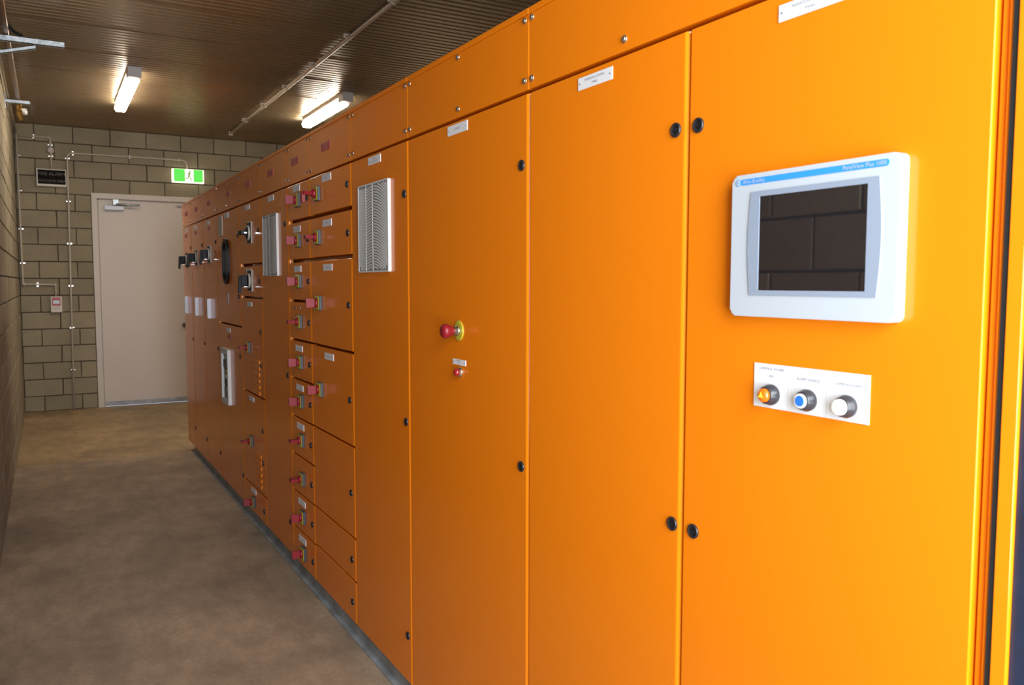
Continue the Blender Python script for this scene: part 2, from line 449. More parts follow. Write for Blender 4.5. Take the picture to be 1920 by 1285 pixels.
def door_mesh_bm(y0, y1, z0, z1, t=0.024, rn=0.011):
    bm = NB(); box(bm, XC, XC + t, y0, y1, z0, z1)
    bm.edges.ensure_lookup_table()
    front = [e for e in bm.edges if all(abs(v.co.x - XC) < 1e-6 for v in e.verts)]
    near = [e for e in front if all(abs(v.co.y - y0) < 1e-6 for v in e.verts)]
    r = bmesh.ops.bevel(bm, geom=near, offset=rn, segments=5, affect='EDGES', profile=0.5)
    for f in r['faces']: f.smooth = False
    rest_ = [e for e in bm.edges if all(abs(v.co.x - XC) < 1e-5 for v in e.verts) and e.calc_length() > 0.02 and abs(min(v.co.y for v in e.verts) - (y0 + rn)) > 1e-4 or
             (all(abs(v.co.x - XC) < 1e-5 for v in e.verts) and abs(e.verts[0].co.z - e.verts[1].co.z) < 1e-5)]
    bmesh.ops.bevel(bm, geom=rest_, offset=0.0018, segments=2, affect='EDGES', profile=0.5)
    return bm
def nameplate(parent, y, z, lines, wd=0.132, ht=0.028, red=False, size=0.0075, name=None, dots=True):
    bm = NB(); t = 0.002
    box(bm, XC - t, XC + 0.0005, y - wd / 2, y + wd / 2, z - ht / 2, z + ht / 2)
    n = len(lines)
    for i, s in enumerate(lines):
        zz = z + ((n - 1) / 2 - i) * size * 1.35
        add_text(bm, s, size, (XC - t - 0.0004, y, zz), ROT_CAB, 1)
    if dots:
        for s in (-1, 1): cyl(bm, (XC - t, y + s * (wd / 2 - 0.007), z), (XC - t - 0.0008, y + s * (wd / 2 - 0.007), z), 0.002, seg=8, mi=1)
    return obj(name or ('warning_plate' if red else 'nameplate'), bm, ['redlab', 'redtxt'] if red else ['white', 'ink'], parent)

# isolator switch: dark block, yellow plate, red knob
def isolator_meshes():
    b1 = NB(); box(b1, -0.014, 0, -0.033, 0.033, -0.033, 0.033, bev=0.002, seg=1)
    b2 = NB(); box(b2, -0.0165, -0.0142, -0.030, 0.030, -0.030, 0.030, bev=0.0008, seg=1)
    out = [mesh_from(b1, 'isolator_switch', 'darkgrey'), mesh_from(b2, 'yellow_plate', 'yellow')]
    for ang in (0, 1):
        b3 = NB(); lathe_x(b3, [(0.0166, 0.021), (0.024, 0.020), (0.028, 0.016)], 18)
        prof = [(-0.026, -0.010), (-0.030, -0.018), (-0.060, -0.021), (-0.066, -0.018), (-0.066, 0.018), (-0.060, 0.021), (-0.030, 0.018), (-0.026, 0.010)]
        if ang == 0:   # blade upright
            prism(b3, prof, -0.0065, 0.0065, axis='Y')
        else:          # blade turned level, with a hooked padlock tab
            a = [(p[0], p[1]) for p in prof]
            prism(b3, a, -0.0075, 0.0075, axis='Z')
        out.append(mesh_from(b3, 'red_knob', 'red'))
    b4 = NB(); lathe_x(b4, [(0.0166, 0.021), (0.026, 0.020), (0.034, 0.012)], 18)
    prism(b4, [(-0.026, -0.010), (-0.070, -0.020), (-0.076, -0.012), (-0.076, 0.012), (-0.070, 0.018), (-0.026, 0.010)], -0.0075, 0.0075, axis='Z')
    prism(b4, [(-0.064, 0.004), (-0.078, 0.004), (-0.078, -0.036), (-0.071, -0.044), (-0.064, -0.036)], -0.010, 0.010, axis='Y')
    out.append(mesh_from(b4, 'red_knob', 'red'))
    return out
ISO = isolator_meshes()
def isolator(parent, y, z, state):      # state 0 upright, 1 level, 2 level with hook
    a = inst('isolator_switch', ISO[0], (XC, y, z), parent)
    inst('yellow_plate', ISO[1], (XC, y, z), a)
    inst('red_knob', ISO[2 + state], (XC, y, z), a)

# pistol-grip rotary handles of the incomers
def pistol_meshes():
    b = NB(); box(b, -0.008, 0, -0.055, 0.055, -0.066, 0.066, bev=0.002, seg=1)
    plate = mesh_from(b, 'operating_handle', 'beige')
    b = NB(); box(b, -0.010, -0.0082, -0.049, 0.049, -0.060, 0.060); face = mesh_from(b, 'handle_escutcheon', 'black')
    b = NB(); 
    n = 28; o_ = [(0.046 * math.cos(2 * PI * i / n), 0.046 * math.sin(2 * PI * i / n)) for i in range(n)]; i_ = [(0.93 * p[0], 0.93 * p[1]) for p in o_]
    ring_prism(b, o_, i_, -0.022, -0.0102); ringm = mesh_from(b, 'handle_ring', 'beige')
    b = NB(); lathe_x(b, [(0.0102, 0.040), (0.022, 0.039), (0.026, 0.032)], 20)
    box(b, -0.062, -0.024, -0.020, 0.020, -0.034, 0.034, bev=0.004)
    prism(b, [(-0.048, 0.034), (-0.070, 0.032), (-0.076, -0.070), (-0.072, -0.078), (-0.062, -0.078), (-0.057, -0.030)], -0.013, 0.013, axis='Y')
    gripv = mesh_from(b, 'handle_grip', 'black')
    b = NB(); lathe_x(b, [(0.0102, 0.040), (0.022, 0.039), (0.026, 0.028)], 20)
    box(b, -0.052, -0.024, -0.020, 0.026, -0.015, 0.015, bev=0.004)
    prism(b, [(-0.044, -0.022), (-0.056, -0.020), (-0.059, 0.070), (-0.053, 0.074), (-0.046, 0.070), (-0.044, 0.02)], -0.012, 0.012, axis='Z')
    griph = mesh_from(b, 'handle_grip', 'black')
    b = NB(); box(b, -0.046, -0.024, -0.018, 0.018, -0.0395, -0.0345, bev=0.001, seg=1); lv = mesh_from(b, 'glint_strip', 'clip')  # bright strip added to give the white glint under the grip
    b = NB(); box(b, -0.042, -0.024, -0.0215, -0.0185, -0.005, 0.003); lh = mesh_from(b, 'glint_strip', 'clip')  # same added glint strip, for the level grip
    return plate, face, ringm, gripv, griph, lv, lh
PIS = pistol_meshes()
def pistol(parent, y, z, level=False):
    a = inst('operating_handle', PIS[0], (XC, y, z), parent)
    inst('handle_escutcheon', PIS[1], (XC, y, z), a); inst('handle_ring', PIS[2], (XC, y, z), a)
    inst('handle_grip', PIS[4 if level else 3], (XC, y, z), a)
    inst('glint_strip', PIS[6 if level else 5], (XC, y, z), a)
# chrome pull bars
bm = NB(); prism(bm, [(-0.022, -0.075), (-0.028, -0.068), (-0.028, 0.068), (-0.022, 0.075), (0, 0.075), (0, -0.075)], -0.013, 0.013, axis='Y')
ME_BAR = mesh_from(bm, 'pull_bar', 'alu')

# filter vent with arched louvres, 0.33 x 0.335 m
def vent_meshes():
    W2, H2, D = 0.163, 0.168, 0.012
    b = NB()
    ring_prism(b, rrect(-W2, W2, -H2, H2, 0.006), rrect(-W2 + 0.006, W2 - 0.006, -H2 + 0.006, H2 - 0.006, 0.004), -D, 0.0)
    frame = mesh_from(b, 'vent_grille', 'vent')
    b = NB(); box(b, -0.0098, 0, -W2 + 0.006, W2 - 0.006, -H2 + 0.006, H2 - 0.006); back = mesh_from(b, 'filter_mat', 'darkvent')
    b = NB(); w_, h_ = W2 - 0.0062, H2 - 0.0062; A = 0.055; n = 16; pitch = 0.0108
    k = -h_ - 0.0
    while k < h_ + A:
        pts = []
        for i in range(n + 1):
            y = -w_ + 2 * w_ * i / n; z = k - A * (y / w_) ** 2
            pts.append((y, z))
        for i in range(n):
            (ya, za), (yb, zb) = pts[i], pts[i + 1]
            if min(za, zb) < -h_ or max(za, zb) > h_ - 0.004: continue
            # a slat slopes outward and down
            q = [(-0.0096, 0.0), (-0.0114, 0.0), (-0.0114, 0.0056), (-0.0096, 0.0062)]
            va = [b.verts.new((d, ya, za + dz)) for d, dz in q]; vb = [b.verts.new((d, yb, zb + dz)) for d, dz in q]
            for s in range(4):
                t = (s + 1) % 4; b.faces.new((va[s], va[t], vb[t], vb[s]))
        k += pitch
    slats = mesh_from(b, 'louvre_slats', 'vent')
    b = NB()
    for y in (0.0, 0.072): box(b, -0.0116, -0.0098, y - 0.0011, y + 0.0011, -h_, h_)
    for zc_ in (-h_ + 0.012, h_ - 0.012): box(b, -0.0112, -0.0098, -w_, -w_ + 0.004, zc_ - 0.012, zc_ + 0.012)
    ribs = mesh_from(b, 'vent_ribs', 'vent')
    return frame, back, slats, ribs
M['darkvent'] = mat('grey_filter_mat', (0.22, 0.22, 0.22), 0.9)
VENT = vent_meshes()
def vent(parent, y, z):
    a = inst('vent_grille', VENT[0], (XC, y, z), parent)
    inst('filter_mat', VENT[1], (XC, y, z), a); s = inst('louvre_slats', VENT[2], (XC, y, z), a); s['kind'] = 'stuff'
    inst('vent_ribs', VENT[3], (XC, y, z), a)
# pressed louvre
def louvre_mesh():
    b = NB(); n = 6; w_ = 0.085
    prof = [(0.0, 0.012)] + [(-0.0055 * math.sin(math.pi / 2 * i / n), 0.012 - 0.024 * (1 - math.cos(math.pi / 2 * i / n))) for i in range(1, n + 1)] + [(-0.004, -0.014), (0.0, -0.006)]
    prism(b, prof, -w_, w_, axis='Y')
    return mesh_from(b, 'pressed_louvre', 'orange')
ME_LOUV = louvre_mesh()

# ------------------------------------------------------------------ switchboard cabinets
G = 0.004          # half the gap between doors
def cabinet(name, label, y0, y1, depth=0.80, end=False):
    t = thing(name, label, 'cabinet', (XC + 0.4, (y0 + y1) / 2, ZB), 'orange switchboard cabinets in one row')
    bm = NB(); box(bm, XC + 0.052, XC + depth, y0 + 0.0008, y1 - 0.0008, ZB, ZH - 0.016)
    obj('carcass', bm, 'orange', t)
    bm = NB(); box(bm, XC - 0.004, XC + depth, y0 + 0.0005, y1 - 0.0005, ZH - 0.0155, ZH, bev=0.002, seg=1)
    obj('roof_cover', bm, 'orange', t)
    return t
def header(t, y0, y1, ys, red=None):
    bm = NB(); box(bm, XC, XC + 0.03, y0 + G * 0.4, y1 - G * 0.4, ZT + 0.010, ZH - 0.0165)
    near = [e for e in bm.edges if all(abs(v.co.x - XC) < 1e-6 and abs(v.co.y - (y0 + G * .4)) < 1e-6 for v in e.verts)]
    bmesh.ops.bevel(bm, geom=near, offset=0.006, segments=4, affect='EDGES', profile=0.5)
    h = obj('header_panel', bm, 'orange', t)
    for y in ys:
        for z in (2.048, 2.199): inst('screw', ME_SCREW, (XC, y, z), h, (random.uniform(0, 6), 0, 0))
    if red is not None: nameplate(h, red, 2.127, ['DANGER', '415 VOLTS'], wd=0.126, ht=0.034, red=True, size=0.013, dots=False)
HG = {1.833: 0.009, 1.834: 0.009, 1.637: 0.009, 1.638: 0.009, 1.438: 0.007, 1.240: 0.006, 1.241: 0.006, 1.242: 0.006}     # half gaps between stacked doors
def door(t, y0, y1, z0, z1, locks=(), plates=(), rn=0.011):
    bm = door_mesh_bm(y0 + G, y1 - G, z0 + HG.get(z0, 0.005), z1 - HG.get(z1, 0.005 if z1 < 2 else 0.0), rn=rn)
    d = obj('door', bm, 'orange', t)
    for (y, z) in locks: inst('lock', ME_LOCK, (XC, y, z), d)
    for p in plates: nameplate(d, *p)
    return d
Y = dict(end=7.935, AB=7.446, BC=6.85, CD=6.25, DE=5.452, EF=4.842, FG=4.24, GH=3.838, HI=3.236, IJ=2.634, JK=1.829, KL=1.229, L=0.637)

# A, B, C: the three incomers
for (nm, a, b, lk, pl, pl2, hz, barz, txt) in (
    ('A', Y['AB'], Y['end'], 7.49, 7.71, 7.74, (7.70, 1.724), 7.74, ['INCOMER', 'No 1']),
    ('B', Y['BC'], Y['AB'], 6.905, 7.225, 7.205, (7.165, 1.732), 7.165, ['INCOMER', 'No 2']),
    ('C', Y['CD'], Y['BC'], 6.31, 6.613, 6.56, (6.555, 1.741), 6.58, ['INCOMER', 'No 3'])):
    lab = {'A': 'narrow orange cabinet with black pistol handle at the far end of the row',
           'B': 'tall orange cabinet with black pistol handle, second from the far end of the row',
           'C': 'tall orange cabinet with pistol handle and silver bar, next to the oval window cabinet'}[nm]
    t = cabinet('switchboard_cabinet', lab, a, b)
    header(t, a, b, (a + 0.024, b - 0.024), (a + b) / 2)
    d = door(t, a, b, ZB, ZT, [(lk, z) for z in (1.825, 1.043, 0.262)], [(pl, 1.98, txt, 0.132, 0.028)])
    nameplate(d, pl2, 1.937, ['DANGER'], 0.10, 0.024, red=True, size=0.012, dots=False)
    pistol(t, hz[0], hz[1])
    inst('pull_bar', ME_BAR, (XC, barz, 1.33), d)

# D: oval window and metering window
t = cabinet('switchboard_cabinet', 'wide orange cabinet with black-rimmed oval window above a white-framed meter window', Y['DE'], Y['CD'])
header(t, Y['DE'], Y['CD'], (Y['DE'] + 0.024, 5.87, Y['CD'] - 0.024), 5.79)
d = door(t, Y['DE'], Y['CD'], 1.242, ZT, [(5.515, 1.833), (5.515, 1.437)], [(5.873, 1.985, ['MAIN', 'SWITCH'], 0.132, 0.034)])
bm = NB(); box(bm, XC - 0.003, XC, 6.03, 6.205, 1.858, 1.995)
for i in range(7): box(bm, XC - 0.0034, XC - 0.003, 6.05, 6.185, 1.875 + i * 0.017, 1.878 + i * 0.017, mi=1)
obj('document_sheet', bm, ['paper', 'ink'], d)
wy0, wy1, wz0, wz1 = 5.80, 5.995, 1.518, 1.83
bm = NB(); ring_prism(bm, rrect(wy0, wy1, wz0, wz1, 0.097, 10), rrect(wy0 + 0.026, wy1 - 0.026, wz0 + 0.026, wz1 - 0.026, 0.071, 10), XC - 0.016, XC)
wn = obj('oval_window', bm, 'black', t)
bm = NB(); prism(bm, rrect(wy0 + 0.025, wy1 - 0.025, wz0 + 0.025, wz1 - 0.025, 0.072, 10), XC - 0.004, XC - 0.0005); obj('window_glass', bm, 'winglass', wn)
bm = NB(); box(bm, XC - 0.0025, XC, 5.862, 5.905, 1.383, 1.457, bev=0.0008, seg=1); obj('small_tag', bm, 'alu', d)
d = door(t, Y['DE'], Y['CD'], ZB, 1.242, [(5.515, 1.045), (5.495, 0.262)], [(5.90, 1.20, ['METER', 'PANEL'], 0.132, 0.03)])
nameplate(d, 5.86, 1.157, ['DANGER'], 0.10, 0.030, red=True, size=0.012, dots=False)
my0, my1, mz0, mz1 = 5.845, 6.105, 0.675, 1.067
bm = NB(); ring_prism(bm, rrect(my0, my1, mz0, mz1, 0.014), rrect(my0 + 0.036, my1 - 0.036, mz0 + 0.036, mz1 - 0.036, 0.006), XC - 0.022, XC)
mf = obj('meter_window', bm, 'vent', t)
bm = NB(); box(bm, XC - 0.003, XC - 0.0005, my0 + 0.036, my1 - 0.036, mz0 + 0.036, mz1 - 0.036)
box(bm, XC - 0.012, XC - 0.003, my0 + 0.05, my1 - 0.05, 0.93, 0.985, mi=1); box(bm, XC - 0.010, XC - 0.003, my0 + 0.075, my1 - 0.075, 0.80, 0.925, mi=2)
box(bm, XC - 0.012, XC - 0.010, my0 + 0.11, my1 - 0.11, 0.895, 0.915, mi=3); box(bm, XC - 0.012, XC - 0.010, my0 + 0.11, my1 - 0.11, 0.855, 0.885, mi=4)
box(bm, XC - 0.010, XC - 0.003, my0 + 0.06, my1 - 0.06, 0.72, 0.79, mi=5)
obj('meter', bm, ['meterin', 'darkgrey', 'black', 'yellow', 'white', 'channel'], mf)

# E: five module doors
t = cabinet('switchboard_cabinet', 'orange cabinet of five stacked doors with black handles, red knobs and pressed louvres', Y['EF'], Y['DE'])
header(t, Y['EF'], Y['DE'], (Y['EF'] + 0.024, Y['DE'] - 0.024), 5.17)
Ez = [ZT, 1.637, 1.438, 0.843, 0.255, ZB]
Ed = []
for i in range(5):
    lk = [[1.835], [1.537], [1.236, 1.036], [0.647, 0.453], [0.16]][i]
    ds = door(t, Y['EF'], Y['DE'], Ez[i + 1], Ez[i], [(4.915, z) for z in lk],
              [(5.20, Ez[i] - [0.026, 0.036, 0.042, 0.037, 0.032][i], [['MAIN'], ['BUS TIE'], ['FEEDER', 'No 1'], ['FEEDER', 'No 2'], ['SPARE']][i], 0.132, 0.028)])
    Ed.append(ds)
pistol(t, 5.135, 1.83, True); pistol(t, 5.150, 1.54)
isolator(t, 5.235, 1.126, 1); isolator(t, 5.215, 0.539, 1); isolator(t, 5.19, 0.157, 0)
for base, dd in ((0.868, Ed[2]), (0.298, Ed[3])):
    for k in range(6): inst('pressed_louvre', ME_LOUV, (XC, 5.045, base + k * 0.037), dd)

# F: filter vent near the top
t = cabinet('switchboard_cabinet', 'orange full-door cabinet with grey vent, farther of the two vented ones', Y['FG'], Y['EF'])
header(t, Y['FG'], Y['EF'], (Y['FG'] + 0.024, Y['EF'] - 0.024), 4.597)
d = door(t, Y['FG'], Y['EF'], ZB, ZT, [(4.305, z) for z in (1.834, 1.041, 0.257)], [(4.60, 1.99, ['CONTROL'], 0.132, 0.028)])
vent(t, 4.607, 1.733)

# G: ten small doors with red switches
t = cabinet('switchboard_cabinet', 'narrow orange column of ten small doors, each with a red isolator knob', Y['GH'], Y['FG'])
header(t, Y['GH'], Y['FG'], (Y['GH'] + 0.024, Y['FG'] - 0.024), 4.088)
Gz = [ZT, 1.833, 1.637, 1.438, 1.241, 1.043, 0.846, 0.649, 0.455, 0.262, ZB]
Gk = [1.931, 1.735, 1.535, 1.336, 1.135, 0.939, 0.742, 0.546, 0.351, 0.164]
for i in range(10):
    pl = [] if i in (3, 7) else [(4.072, Gz[i] - (0.022 if i == 0 else 0.040), [['PUMP', 'No 1'], ['PUMP', 'No 2'], ['PUMP', 'No 3'], [''], ['FAN No 1'], ['SLUICE', 'VALVE'], ['FAN No 2'], [''], ['HEATER'], ['SPARE']][i], 0.125, 0.030)]
    d = door(t, Y['GH'], Y['FG'], Gz[i + 1], Gz[i], [(3.886, Gk[i] - 0.0)], pl)
    if i in (3,):
        for yy_ in (4.04, 4.12): inst('screw', ME_SCREW, (XC, yy_, Gz[i] - 0.035), d)
    isolator(t, 4.035, Gk[i], {3: 1, 6: 1, 7: 1}.get(i, 0))

# H: seven wider doors
t = cabinet('switchboard_cabinet', 'orange cabinet of seven stacked doors, upper four with red knobs, beside near vent', Y['HI'], Y['GH'])
header(t, Y['HI'], Y['GH'], (Y['HI'] + 0.024, Y['GH'] - 0.024), 3.574)
Hz = [ZT, 1.834, 1.638, 1.240, 0.846, 0.456, 0.270, ZB]
Hl = [1.933, 1.734, 1.436, 1.038, 0.644, 0.356, 0.172]
for i in range(7):
    pl = [(3.572, Hz[i] - (0.022 if i == 0 else 0.041), [['BLOWER', 'No 1'], ['BLOWER'], ['BLOWER'], ['MIXER  ■'], [''], [''], ['']][i], 0.130, 0.030)] if i < 4 else []
    door(t, Y['HI'], Y['GH'], Hz[i + 1], Hz[i], [(3.289, Hl[i])], pl)
for z, s in ((1.932, 2), (1.735, 1), (1.436, 0), (1.037, 0)): isolator(t, 3.700, z, s)

# I: near filter vent
t = cabinet('switchboard_cabinet', 'orange full-door cabinet with the nearer large light-grey arched vent', Y['IJ'], Y['HI'])
header(t, Y['IJ'], Y['HI'], (Y['IJ'] + 0.024, Y['HI'] - 0.024))
door(t, Y['IJ'], Y['HI'], ZB, ZT, [(2.672, z) for z in (1.836, 1.039, 0.261)], [(2.965, 1.990, ['POWER', 'FACTOR CORRECTION'], 0.132, 0.029)])
vent(t, 2.965, 1.737)

# J: emergency stop
t = cabinet('switchboard_cabinet', 'wide orange cabinet with plain door, red emergency stop and small red pilot lamp', Y['JK'], Y['IJ'])
header(t, Y['JK'], Y['IJ'], (Y['JK'] + 0.024, 2.245, Y['IJ'] - 0.014))
d = door(t, Y['JK'], Y['IJ'], ZB, ZT, [(1.866, 1.835), (1.866, 1.039)], [(2.249, 1.991, ['PLC PANEL'], 0.134, 0.029)])
nameplate(d, 2.242, 1.2875, ['EMERGENCY', 'STOP'], 0.088, 0.017, size=0.006)
bm = NB(); lathe_x(bm, [(0, 0.031), (0.003, 0.031), (0.004, 0.028)], 28, x=XC, y=2.243, z=1.384); es = obj('emergency_stop', bm, 'yellow', t)
bm = NB(); lathe_x(bm, [(0.004, 0.0155), (0.010, 0.0155), (0.011, 0.012), (0.022, 0.011)], 20, x=XC, y=2.243, z=1.384); obj('stop_collar', bm, 'steel', es)
bm = NB(); lathe_x(bm, [(0.018, 0.011), (0.024, 0.0135), (0.040, 0.0205), (0.046, 0.0225), (0.053, 0.0215), (0.058, 0.017), (0.060, 0.009)], 24, x=XC, y=2.243, z=1.384); obj('mushroom_button', bm, 'red', es)
bm = NB(); lathe_x(bm, [(0, 0.015), (0.005, 0.015), (0.006, 0.013), (0.011, 0.013)], 20, x=XC, y=2.232, z=1.258); pl = obj('pilot_lamp', bm, 'steel', t)
bm = NB(); lathe_x(bm, [(0.010, 0.0125), (0.018, 0.0120), (0.022, 0.009), (0.024, 0.004)], 20, x=XC, y=2.232, z=1.258); obj('lamp_lens', bm, 'redlens', pl)

# K + L: double-door control cabinet
t = cabinet('switchboard_cabinet', 'nearest orange double-door cabinet with the white touchscreen and three push buttons', Y['L'], Y['JK'])
header(t, Y['L'], Y['JK'], (Y['L'] + 0.024, 1.035, 1.434, Y['JK'] - 0.012))
door(t, Y['KL'], Y['JK'], ZB, ZT, [(1.264, 1.830), (1.257, 1.042)], [(1.540, 1.987, ['INVERSION CONTROL', 'PANEL'], 0.131, 0.0275)])
d = door(t, Y['L'], Y['KL'], ZB, ZT, [(1.200, 1.829), (1.195, 1.043)], [(0.941, 1.981, ['INVERSION CONTROL', 'PANEL'], 0.132, 0.0275)], rn=0.002)
# touchscreen
hy0, hy1, hz0, hz1, hd = 0.757, 1.087, 1.472, 1.7185, 0.021
bm = NB(); prism(bm, rrect(hy0, hy1, hz0, hz1, 0.011, 8), XC - hd, XC)
bmesh.ops.bevel(bm, geom=[e for e in bm.edges if all(abs(v.co.x - (XC - hd)) < 1e-6 for v in e.verts)], offset=0.003, segments=3, affect='EDGES', profile=0.5)
hm = obj('touchscreen_terminal', bm, 'hmi', t)
def bulged(y0, y1, z0, z1, bulge, n=10):
    pts = []
    for k in range(n + 1):
        s = k / n; pts.append((y1 + bulge * math.sin(PI * s), z0 + (z1 - z0) * s))
    for k in range(n + 1):
        s = k / n; pts.append((y0 - bulge * math.sin(PI * s), z1 - (z1 - z0) * s))
    return pts
xf = XC - hd
bm = NB()
o_ = bulged(0.789, 1.041, 1.509, 1.687, 0.006); zc0 = [(min(max(p[0], 0.808), 1.021), min(max(p[1], 1.5175), 1.678)) for p in o_]
ring_prism(bm, o_, [(1.021 if p[0] > 0.9 else 0.808, min(max(p[1], 1.5175), 1.678)) for p in o_], xf - 0.0016, xf + 0.0005)
obj('screen_bezel', bm, 'hmigrey', hm)
bm = NB(); box(bm, xf - 0.0006, xf + 0.0006, 0.806, 1.023, 1.5155, 1.680); obj('screen_glass', bm, 'screen', hm)
bm = NB(); prism(bm, rrect(0.774, 1.0665, 1.7005, 1.7105, 0.0049, 5), xf - 0.0008, xf + 0.0004)
lathe_x(bm, [(-0.0004, 0.0056), (0.0009, 0.0056)], 20, x=xf, y=1.0725, z=1.7055)
lathe_x(bm, [(-0.0004, 0.0044), (0.0012, 0.0044)], 20, x=xf, y=1.0725, z=1.7055, mi=1)
add_text(bm, 'AB', 0.0052, (xf - 0.0015, 1.0725, 1.7055), ROT_CAB, 0)
add_text(bm, 'Allen-Bradley', 0.0092, (xf - 0.0012, 1.036, 1.7055), ROT_CAB, 1)
add_text(bm, 'PanelView Plus 1000', 0.0092, (xf - 0.0012, 0.816, 1.7055), ROT_CAB, 1)
obj('brand_stripe', bm, ['blue', 'hmi'], hm)
# button plate
bm = NB(); box(bm, XC - 0.002, XC + 0.0005, 0.8095, 1.0435, 1.313, 1.3895)
for y in (0.965, 0.886): box(bm, XC - 0.0023, XC - 0.002, y - 0.0004, y + 0.0004, 1.314, 1.3885, mi=2)
add_text(bm, 'CONTROL POWER', 0.0066, (XC - 0.0025, 1.004, 1.381), ROT_CAB, 1); add_text(bm, 'ON', 0.0066, (XC - 0.0025, 1.004, 1.3685), ROT_CAB, 1)
add_text(bm, 'ALARM SILENCE', 0.0066, (XC - 0.0025, 0.925, 1.3705), ROT_CAB, 1)
add_text(bm, 'COMMON ALARM', 0.0066, (XC - 0.0025, 0.848, 1.3705), ROT_CAB, 1)
bp_ = obj('button_plate', bm, ['white', 'inkl', 'inkl'] if False else ['white', 'ink', 'vent'], t)
def collar(y, nm, label):
    bm = NB(); n = 24
    lathe_x(bm, [(0.002, 0.0178), (0.008, 0.0182), (0.010, 0.0165), (0.018, 0.0155), (0.020, 0.0135)], n, x=XC, y=y, z=1.337)
    o = obj(nm, bm, 'collar', t); o['label'] = label; return o
c1 = collar(1.002, 'indicator_lamp', 'lit amber lamp in black collar')
bm = NB(); lathe_x(bm, [(0.0195, 0.0122), (0.024, 0.0118), (0.0275, 0.009), (0.029, 0.004)], 20, x=XC, y=1.002, z=1.337); obj('amber_lens', bm, 'amber', c1)
bm = NB()
for a in (90, 210, 330):
    r_ = math.radians(a); u = Vector((0, math.cos(r_), math.sin(r_))); v = Vector((0, -math.sin(r_), math.cos(r_)))
    c = Vector((XC - 0.0292, 1.002, 1.337)); vs = [bm.verts.new(c + u * 0.0 + v * 0.002), bm.verts.new(c + u * 0.0075), bm.verts.new(c - v * 0.002)]
    bm.faces.new(vs)
lathe_x(bm, [(0.0285, 0.0030), (0.0294, 0.0026)], 10, x=XC, y=1.002, z=1.337)
obj('bulb_glow', bm, 'amberhot', c1)
c2 = collar(0.924, 'push_button', 'blue push button with white ring in black collar')
bm = NB(); lathe_x(bm, [(0.0195, 0.0122), (0.0225, 0.0122), (0.0228, 0.0115)], 24, x=XC, y=0.924, z=1.337); obj('white_ring', bm, 'white', c2)
bm = NB(); lathe_x(bm, [(0.0225, 0.0090), (0.0236, 0.0088)], 24, x=XC, y=0.924, z=1.337); obj('blue_cap', bm, 'btnblue', c2)
c3 = collar(0.847, 'indicator_lamp', 'lit white lamp in black collar')
bm = NB(); lathe_x(bm, [(0.0195, 0.0128), (0.024, 0.0125), (0.0275, 0.0105), (0.030, 0.006), (0.0305, 0.002)], 20, x=XC, y=0.847, z=1.337); obj('white_lens', bm, 'litwhite', c3)

# ------------------------------------------------------------------ neighbouring cabinet at the right edge of the view
t = thing('switchboard_cabinet', 'orange-framed cabinet with dark navy front, cut by the right edge of the photo', 'cabinet', (XC + 0.4, 0.1, 0.0), 'orange switchboard cabinets in one row')
bm = NB(); box(bm, XC + 0.004, XC + 0.8, 0.6185, 0.6255, ZB, ZH, bev=0.0015, seg=1); obj('end_sheet', bm, 'orange', t)
bm = NB(); box(bm, XC + 0.009, XC + 0.05, 0.6258, 0.6362, ZB, ZH); obj('corner_post', bm, 'orange', t)
bm = NB(); box(bm, XC + 0.001, XC + 0.8, 0.6105, 0.6185, ZB, ZH - 0.002); obj('rubber_seal', bm, 'rubber', t)
bm = NB()
box(bm, XC - 0.001, XC + 0.05, 0.5905, 0.6104, ZB, ZH, bev=0.0007, seg=1)
box(bm, XC, XC + 0.05, -0.45, -0.43, ZB, ZH); box(bm, XC, XC + 0.05, -0.43, 0.591, ZH - 0.03, ZH); box(bm, XC, XC + 0.05, -0.43, 0.591, ZB, ZB + 0.03)
obj('frame', bm, 'orange', t)
bm = NB(); box(bm, XC + 0.006, XC + 0.75, -0.43, 0.5895, ZB + 0.03, ZH - 0.03); obj('navy_panel', bm, 'navy', t)

# ------------------------------------------------------------------ plinth channel
bm = NB()
prism(bm, [(XC + 0.004, 0.0), (XC + 0.004, 0.009), (XC + 0.026, 0.012), (XC + 0.026, 0.070), (XC + 0.016, 0.073), (XC + 0.016, ZB - 0.0005), (XC + 0.066, ZB - 0.0005), (XC + 0.066, 0.0)], 0.5, 7.75, axis='Y')
prism(bm, [(XC + 0.70, 0.0), (XC + 0.70, ZB - 0.0005), (XC + 0.76, ZB - 0.0005), (XC + 0.76, 0.0)], 0.5, 7.75, axis='Y')
tag(obj('plinth_channel', bm, 'channel'), 'long grey steel channel plinth on the floor under the orange cabinets', 'plinth')
bm = NB(); box(bm, XC + 0.05, XC + 0.76, -0.45, 0.49, 0, ZB - 0.0005); tag(obj('plinth_channel', bm, 'channel'), 'short grey plinth under the navy-fronted cabinet, out of view', 'plinth')

